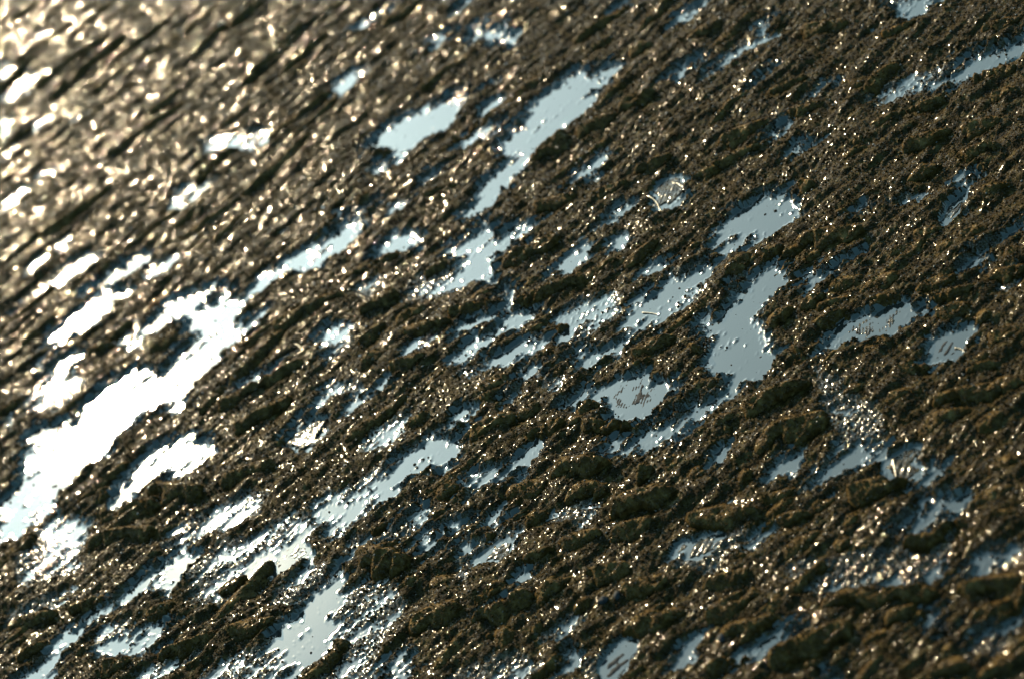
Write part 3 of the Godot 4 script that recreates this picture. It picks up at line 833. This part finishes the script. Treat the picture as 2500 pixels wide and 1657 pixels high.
func clump(p0: Vector3, p1: Vector3, half: float, tall: float) -> void:
	var lo := Vector2(1e9, 1e9)
	var hi := Vector2(-1e9, -1e9)
	var reach := half * 1.5
	for p in [p0, p1]:
		for q in [Vector3(reach, 0, reach), Vector3(-reach, 0, reach), Vector3(reach, 0, -reach), Vector3(-reach, 0, -reach)]:
			var l := lattice(p + q)
			lo = lo.min(l)
			hi = hi.max(l)
	var i0 := clampi(int(lo.y), 1, NR - 3)
	var i1 := clampi(int(hi.y) + 1, 1, NR - 3)
	var j0 := clampi(int(lo.x), 1, NA - 3)
	var j1 := clampi(int(hi.x) + 1, 1, NA - 3)
	var w := j1 - j0 + 1
	var rows := i1 - i0 + 1
	if w < 4 or rows < 4:
		return
	var hh := PackedFloat32Array()
	hh.resize(w * rows)
	hh.fill(-0.03)
	var ax := Vector2(p1.x - p0.x, p1.z - p0.z)
	var len2 := maxf(ax.length_squared(), 1e-6)
	var any := false
	for i in rows:
		var r := RR[i0 + i]
		for j in w:
			var k := (i0 + i) * NA + j0 + j
			if SEEN[k] == 0:
				continue
			var q := Vector2(r * PX[j0 + j] - p0.x, r * PZ[j0 + j] - p0.z)
			var t := clampf(q.dot(ax) / len2, 0.0, 1.0)
			var lu := LUMP[k]
			var g := GRAIN[k]
			var wide := half * (1.0 - 0.35 * absf(t - 0.45) * 2.0 * absf(t - 0.45) * 2.0)
			var d := (q - ax * t).length() + lu * half * 0.75 + g * 0.004
			var e := (1.0 - d * d / (wide * wide)) - 1.1 * (1.0 - LAND[k])
			if e > 0.0:
				hh[i * w + j] = 0.002 + tall * pow(e, 0.75) * (1.0 + 0.6 * lu) + 0.0028 * g
				any = true
			else:
				hh[i * w + j] = maxf(-0.03, 0.002 + tall * e * 2.0)
	if not any:
		return
	var cells := PackedInt32Array()
	for i in rows - 1:
		for j in w - 1:
			var c := i * w + j
			var k := (i0 + i) * NA + j0 + j
			if SEEN[k] and SEEN[k + 1] and SEEN[k + NA] and SEEN[k + NA + 1]:
				if hh[c] > H[k] or hh[c + 1] > H[k + 1] or hh[c + w] > H[k + NA] or hh[c + w + 1] > H[k + NA + 1]:
					cells.append(c)
	cells = largest_piece(cells, w)
	if cells.size() < 30:
		return
	for i in rows:
		for j in w:
			var k := (i0 + i) * NA + j0 + j
			COVER[k] = maxf(COVER[k], hh[i * w + j])
	var mid := (p0 + p1) * 0.5
	mid.y = 0.0
	var o := shape_mesh(numbered("slush_clump"), cells, hh, i0, j0, w, mid, M.heap)
	add_child(o, true)
	var said := describe(p0, p1, half)
	tag(o, said[0], "slush clump", said[1])
	clumps += 1

func make_clumps() -> void:
	for s in clump_strokes():
		var t := tile(s[0])
		var a := on_ground(t + Vector2(s[1], s[2]) / 2.8, 0.008)
		var b := on_ground(t + Vector2(s[3], s[4]) / 2.8, 0.008)
		var m := (a + b) * 0.5
		var dist := (m - Vector3(0, CAM_H, 0)).length()
		var sd := CAM_H / dist
		var thick: float = s[5] / 2.8 * 2.0 * dist / FOC      # seen thickness, metres across the line of sight
		var half := clampf(thick / (2.0 * sd + 0.75) * (1.5 if dist < 2.9 else 1.3), 0.008, 0.055)
		var ax := (b - a).normalized() * minf(half * 0.6, (b - a).length() * 0.4)
		clump(a + ax, b - ax, half, minf(half * clampf((b - a).length() / half * 0.22, 0.6, 0.95), 0.036))
	rng.seed = 77
	var tries := 0
	while clumps < 296 and tries < 900:
		tries += 1
		var px := Vector2(rng.randf_range(-60, 2560), rng.randf_range(-40, 1700))
		if px.x + px.y * 1.2 > 1750.0 and rng.randf() < 0.75:
			continue
		var c := on_ground(px)
		var l := lattice(c)
		if l.x < 4 or l.y < 4 or l.x > NA - 5 or l.y > NR - 5:
			continue
		var k := int(l.y) * NA + int(l.x)
		if SEEN[k] == 0 or H[k] < 0.003 or COVER[k] > 0.004:
			continue
		var far := c.length() / 3.0
		var half := rng.randf_range(0.009, 0.019) * sqrt(far)
		var ll := rng.randf_range(0.02, 0.075) * far
		var an := streak + rng.randf_range(-0.3, 0.3)
		var d := Vector3(cos(an), 0, sin(an)) * ll
		clump(c - d, c + d, half, half * 0.7)

# ------------------------------------------------------------------ ground and water
func make_ground() -> void:
	var cells := PackedInt32Array()
	var wet_cells := PackedInt32Array()
	for i in range(1, NR - 2):
		for j in range(1, NA - 2):
			var k := i * NA + j
			if SEEN[k] == 0 or SEEN[k + 1] == 0 or SEEN[k + NA] == 0 or SEEN[k + NA + 1] == 0:
				continue
			if COVER[k] > H[k] + 0.006 and COVER[k + 1] > H[k + 1] + 0.006 and COVER[k + NA] > H[k + NA] + 0.006 and COVER[k + NA + 1] > H[k + NA + 1] + 0.006:
				continue
			if WET[k]:
				wet_cells.append(k)
			else:
				cells.append(k)
	ground = shape_mesh("ground", cells, H, 0, 0, NA, Vector3.ZERO, M.slush)
	add_child(ground)
	tag(ground, "sheet of rutted dirty brown slush", "", "", "structure")
	var soaked := shape_mesh("wet_ground", wet_cells, H, 0, 0, NA, Vector3.ZERO, M.wet_slush)
	add_child(soaked)
	tag(soaked, "soaked brown slush along and under the puddles", "", "", "structure")
	print("ground cells ", cells.size())

func frame_excess(x: float, z: float) -> float:
	# how far outside the built-up patch a point of the ground lies, as a share of its half size
	var dep := -z * cos(PITCH) + CAM_H * sin(PITCH)
	if dep < 0.2:
		return 1.0
	var b := (-z * sin(PITCH) - CAM_H * cos(PITCH)) / dep * FOC
	var a := x / dep * FOC
	return maxf(absf(a * cos(ROLL) - b * sin(ROLL)) / 1480.0, absf(-a * sin(ROLL) - b * cos(ROLL)) / 1030.0) - 1.0

func fan(called: String, az0: float, az1: float, da: float, r0: float, r1: float, dl: float, label: String, near: bool) -> void:
	# the same slush going on round what the camera sees, in coarser pieces
	var ridge := fnl(FastNoiseLite.TYPE_SIMPLEX_SMOOTH, 1, 3, 0.55)
	var lump := fnl(FastNoiseLite.TYPE_SIMPLEX_SMOOTH, 2, 2, 0.5)
	var pond := fnl(FastNoiseLite.TYPE_SIMPLEX_SMOOTH, 9, 3, 0.55)
	var na := int((az1 - az0) / da) + 1
	var nr := int(log(r1 / r0) / dl) + 1
	var v := PackedVector3Array()
	var out := PackedFloat32Array()
	for i in nr:
		var r := r0 * exp(i * dl)
		for j in na:
			var az := az0 + j * da
			var x := r * sin(az)
			var z := -r * cos(az)
			var ex := frame_excess(x, z)
			out.append(ex)
			var h := -0.02
			if near:
				var al := x * cos(streak) + z * sin(streak)
				var ac := -x * sin(streak) + z * cos(streak)
				var ri := ridge.get_noise_2d(al * 6.0, ac * 15.0)
				var lu := lump.get_noise_2d(al * 15.0, ac * 30.0)
				var on := smoothstep(-0.01, 0.08, ex)
				h = 0.0035 + 0.007 * maxf(ri + 0.2, -0.2) + 0.003 * lu
				h += on * 0.02 * maxf(0.0, ridge.get_noise_2d(al * 7.0 + 30.0, ac * 17.0) - 0.05) * (1.0 + lu)
				h = lerpf(h, -0.004 + 0.004 * ri, on * smoothstep(0.2, 0.3, pond.get_noise_2d(al * 4.0, ac * 9.0) + 0.12 * lu))
			v.append(Vector3(x, h, z))
	var nn := PackedVector3Array()
	for i in nr:
		for j in na:
			var p := v[mini(i + 1, nr - 1) * na + j] - v[maxi(i - 1, 0) * na + j]
			var q := v[i * na + mini(j + 1, na - 1)] - v[i * na + maxi(j - 1, 0)]
			nn.append(q.cross(p).normalized())
	var ix := PackedInt32Array()
	var wv := PackedVector3Array()
	var wn := PackedVector3Array()
	var wi := PackedInt32Array()
	for i in nr - 1:
		for j in na - 1:
			var p := i * na + j
			if near:
				if maxf(maxf(out[p], out[p + 1]), maxf(out[p + na], out[p + na + 1])) < -0.004:
					continue
			else:
				var c := (v[p] + v[p + na + 1]) * 0.5
				var rc := Vector2(c.x, c.z).length()
				if absf(atan2(c.x, -c.z)) < 1.07 and rc > 0.75 and rc < 13.5:
					continue
			for k in [p, p + na, p + na + 1, p, p + na + 1, p + 1]:
				ix.append(k)
			if near and minf(minf(v[p].y, v[p + 1].y), minf(v[p + na].y, v[p + na + 1].y)) < 0.0 and out[p] > 0.0:
				var w0 := wv.size()
				for k in [p, p + 1, p + na, p + na + 1]:
					wv.append(Vector3(v[k].x, 0.0, v[k].z))
					wn.append(Vector3.UP)
				for k in [0, 2, 3, 0, 3, 1]:
					wi.append(w0 + k)
	put_mesh(called, v, nn, ix, M.slush, label)
	if wi.size():
		put_mesh(numbered("water"), wv, wn, wi, M.water, "meltwater in the slush beyond the rutted patch")

func put_mesh(called: String, v: PackedVector3Array, nn: PackedVector3Array, ix: PackedInt32Array, mat: Material, label: String) -> void:
	var arr := []
	arr.resize(Mesh.ARRAY_MAX)
	arr[Mesh.ARRAY_VERTEX] = v
	arr[Mesh.ARRAY_NORMAL] = nn
	arr[Mesh.ARRAY_INDEX] = ix
	var me := ArrayMesh.new()
	me.add_surface_from_arrays(Mesh.PRIMITIVE_TRIANGLES, arr)
	me.surface_set_material(0, mat)
	var o := MeshInstance3D.new()
	o.name = called
	o.mesh = me
	add_child(o)
	tag(o, label, "", "", "structure")

func make_outer_ground() -> void:
	fan("terrain", -1.1, 1.1, 0.006, 0.7, 14.0, 0.0065, "dirty slush going on round the rutted patch", true)
	fan("terrain_001", -PI, PI + 0.02, TAU / 120.0, 0.1, 160.0, 0.05, "dirty slush stretching far away", false)

func make_water() -> void:
	const B := 4
	# the water's skin: level in the open, drawn up by surface tension round every grain it wets
	film.resize(NA * NR)
	for k in NA * NR:
		var h := H[k]
		film[k] = 0.5 * (h + sqrt(h * h + 0.0000002)) * smoothstep(-0.0016, -0.0002, h) + 0.0001
	var bw := NA / B
	var bh := NR / B
	var wet := PackedByteArray()
	wet.resize(bw * bh)
	for y in range(1, bh - 1):
		for x in range(1, bw - 1):
			var n := 0
			for i in B + 1:
				for j in B + 1:
					var k := (y * B + i) * NA + x * B + j
					if SEEN[k] and H[k] < FILM_TOP and COVER[k] < 0.006:
						n += 1
			if n > 0:
				wet[y * bw + x] = 1
	var comp := PackedInt32Array()
	comp.resize(bw * bh)
	comp.fill(-1)
	var groups := []
	for s in bw * bh:
		if wet[s] == 0 or comp[s] >= 0:
			continue
		var list := PackedInt32Array([s])
		comp[s] = groups.size()
		var at := 0
		while at < list.size():
			var c := list[at]
			at += 1
			for o in [1, -1, bw, -bw]:
				var d: int = c + o
				if d >= 0 and d < bw * bh and wet[d] and comp[d] < 0:
					comp[d] = groups.size()
					list.append(d)
		groups.append(list)
	var small := PackedInt32Array()
	for g in groups:
		if g.size() > 60:
			water_sheet(g, bw, B, false)
		else:
			small.append_array(g)
	water_sheet(small, bw, B, true)
	print("water bodies ", groups.size(), " cells ", water_cells)

var water_cells := 0
var film := PackedFloat32Array()
func water_sheet(list: PackedInt32Array, bw: int, B: int, rest: bool) -> void:
	var cells := PackedInt32Array()
	for c in list:
		var y := c / bw * B
		var x := c % bw * B
		for i in B:
			for j in B:
				var k := (y + i) * NA + x + j
				if SEEN[k] and SEEN[k + NA + 1] and minf(minf(H[k], H[k + 1]), minf(H[k + NA], H[k + NA + 1])) < FILM_TOP and COVER[k] < H[k] + 0.006:
					cells.append(k)
	if cells.size() < 4:
		return
	var o := shape_mesh("water", cells, film, 0, 0, NA, Vector3.ZERO, M.water)
	water_cells += cells.size()
	if rest:
		o.name = "meltwater"
		tag(o, "scattered small pools of meltwater in the slush", "water", "", "stuff")
	else:
		o.name = numbered("water")
		var what := "shallow meltwater pool among slush ridges"
		var best := 1e9
		for k in landmarks():
			if not ("puddle" in k[1] or "pool" in k[1]):
				continue
			var l := lattice(on_ground(k[0])) / B
			var cell := int(l.y) * bw + int(l.x)
			var d := 1e9
			for c in list:
				d = minf(d, Vector2(c % bw, c / bw).distance_to(Vector2(cell % bw, cell / bw)))
			if d < minf(best, 12.0):
				best = d
				what = k[1].trim_prefix("the ") + " of meltwater in brown slush"
		tag(o, what, "", "", "structure")
	add_child(o, true)

# loose ice grains lying on the slush
func make_grains() -> void:
	var ic := SurfaceTool.new()
	ic.begin(Mesh.PRIMITIVE_TRIANGLES)
	var g := (1.0 + sqrt(5.0)) / 2.0
	rng.seed = 5
	var pts := []
	for p in [Vector3(-1, g, 0), Vector3(1, g, 0), Vector3(-1, -g, 0), Vector3(1, -g, 0), Vector3(0, -1, g), Vector3(0, 1, g), Vector3(0, -1, -g), Vector3(0, 1, -g), Vector3(g, 0, -1), Vector3(g, 0, 1), Vector3(-g, 0, -1), Vector3(-g, 0, 1)]:
		pts.append(p.normalized() * rng.randf_range(0.75, 1.2))
	for t in [[0, 11, 5], [0, 5, 1], [0, 1, 7], [0, 7, 10], [0, 10, 11], [1, 5, 9], [5, 11, 4], [11, 10, 2], [10, 7, 6], [7, 1, 8], [3, 9, 4], [3, 4, 2], [3, 2, 6], [3, 6, 8], [3, 8, 9], [4, 9, 5], [2, 4, 11], [6, 2, 10], [8, 6, 7], [9, 8, 1]]:
		for k in [0, 2, 1]:
			ic.set_smooth_group(0)
			ic.add_vertex(pts[t[k]])
	ic.index()
	ic.generate_normals()
	var tr := [[], []]
	var co := [[], []]
	for n in 380000:
		var i := rng.randi_range(2, NR - 3)
		var j := rng.randi_range(2, NA - 3)
		var k := i * NA + j
		if SEEN[k] == 0:
			continue
		var h := maxf(H[k], COVER[k])
		var crumb := 1.0
		if h < 0.0002:
			if rng.randf() > 0.008 + 0.25 * maxf(0.0, LUMP[k] - 0.2):
				continue
			h = -0.0002
			crumb = 1.3
		var r := RR[i]
		var size := (0.0005 + 0.0013 * pow(rng.randf(), 3.0)) * pow(r / 2.6, 0.8) * crumb
		var b := Basis.from_euler(Vector3(rng.randf() * TAU, rng.randf() * TAU, rng.randf() * TAU)).scaled(Vector3(size, size * rng.randf_range(0.6, 1.0), size * rng.randf_range(0.7, 1.3)))
		var kind := 1 if rng.randf() < clampf(0.06 + 0.12 * (r - 2.6), 0.05, 0.3) else 0
		tr[kind].append(Transform3D(b, Vector3(r * PX[j], h + size * 0.2, r * PZ[j])))
		var v := 0.6 + 1.1 * pow(rng.randf(), 2.0)
		if COVER[k] > H[k]:
			v *= 1.6
		co[kind].append(Color(0.0112 * v, 0.0073 * v, 0.0023 * v))
	for kind in 2:
		var me: ArrayMesh = ic.commit()
		me.surface_set_material(0, [M.grain, M.wet_grain][kind])
		var mm := MultiMesh.new()
		mm.transform_format = MultiMesh.TRANSFORM_3D
		mm.use_colors = true
		mm.mesh = me
		mm.instance_count = tr[kind].size()
		for n in tr[kind].size():
			mm.set_instance_transform(n, tr[kind][n])
			mm.set_instance_color(n, co[kind][n])
		var o := MultiMeshInstance3D.new()
		o.name = ["slush_grains", "wet_ice_grains"][kind]
		o.multimesh = mm
		add_child(o)
		tag(o, ["loose dull grains strewn over the brown slush", "sparkling wet ice grains strewn over the brown slush"][kind], "ice grains", "", "stuff")
		print("grains ", tr[kind].size())

func _ready() -> void:
	var t0 := Time.get_ticks_msec()
	set_up()
	make_materials()
	make_relief()
	print("relief ", Time.get_ticks_msec() - t0)
	press_prints()
	make_clumps()
	print("clumps ", clumps, " ", Time.get_ticks_msec() - t0)
	make_ground()
	make_prints()
	make_outer_ground()
	make_water()
	make_litter()
	make_grains()
	print("done ", Time.get_ticks_msec() - t0)
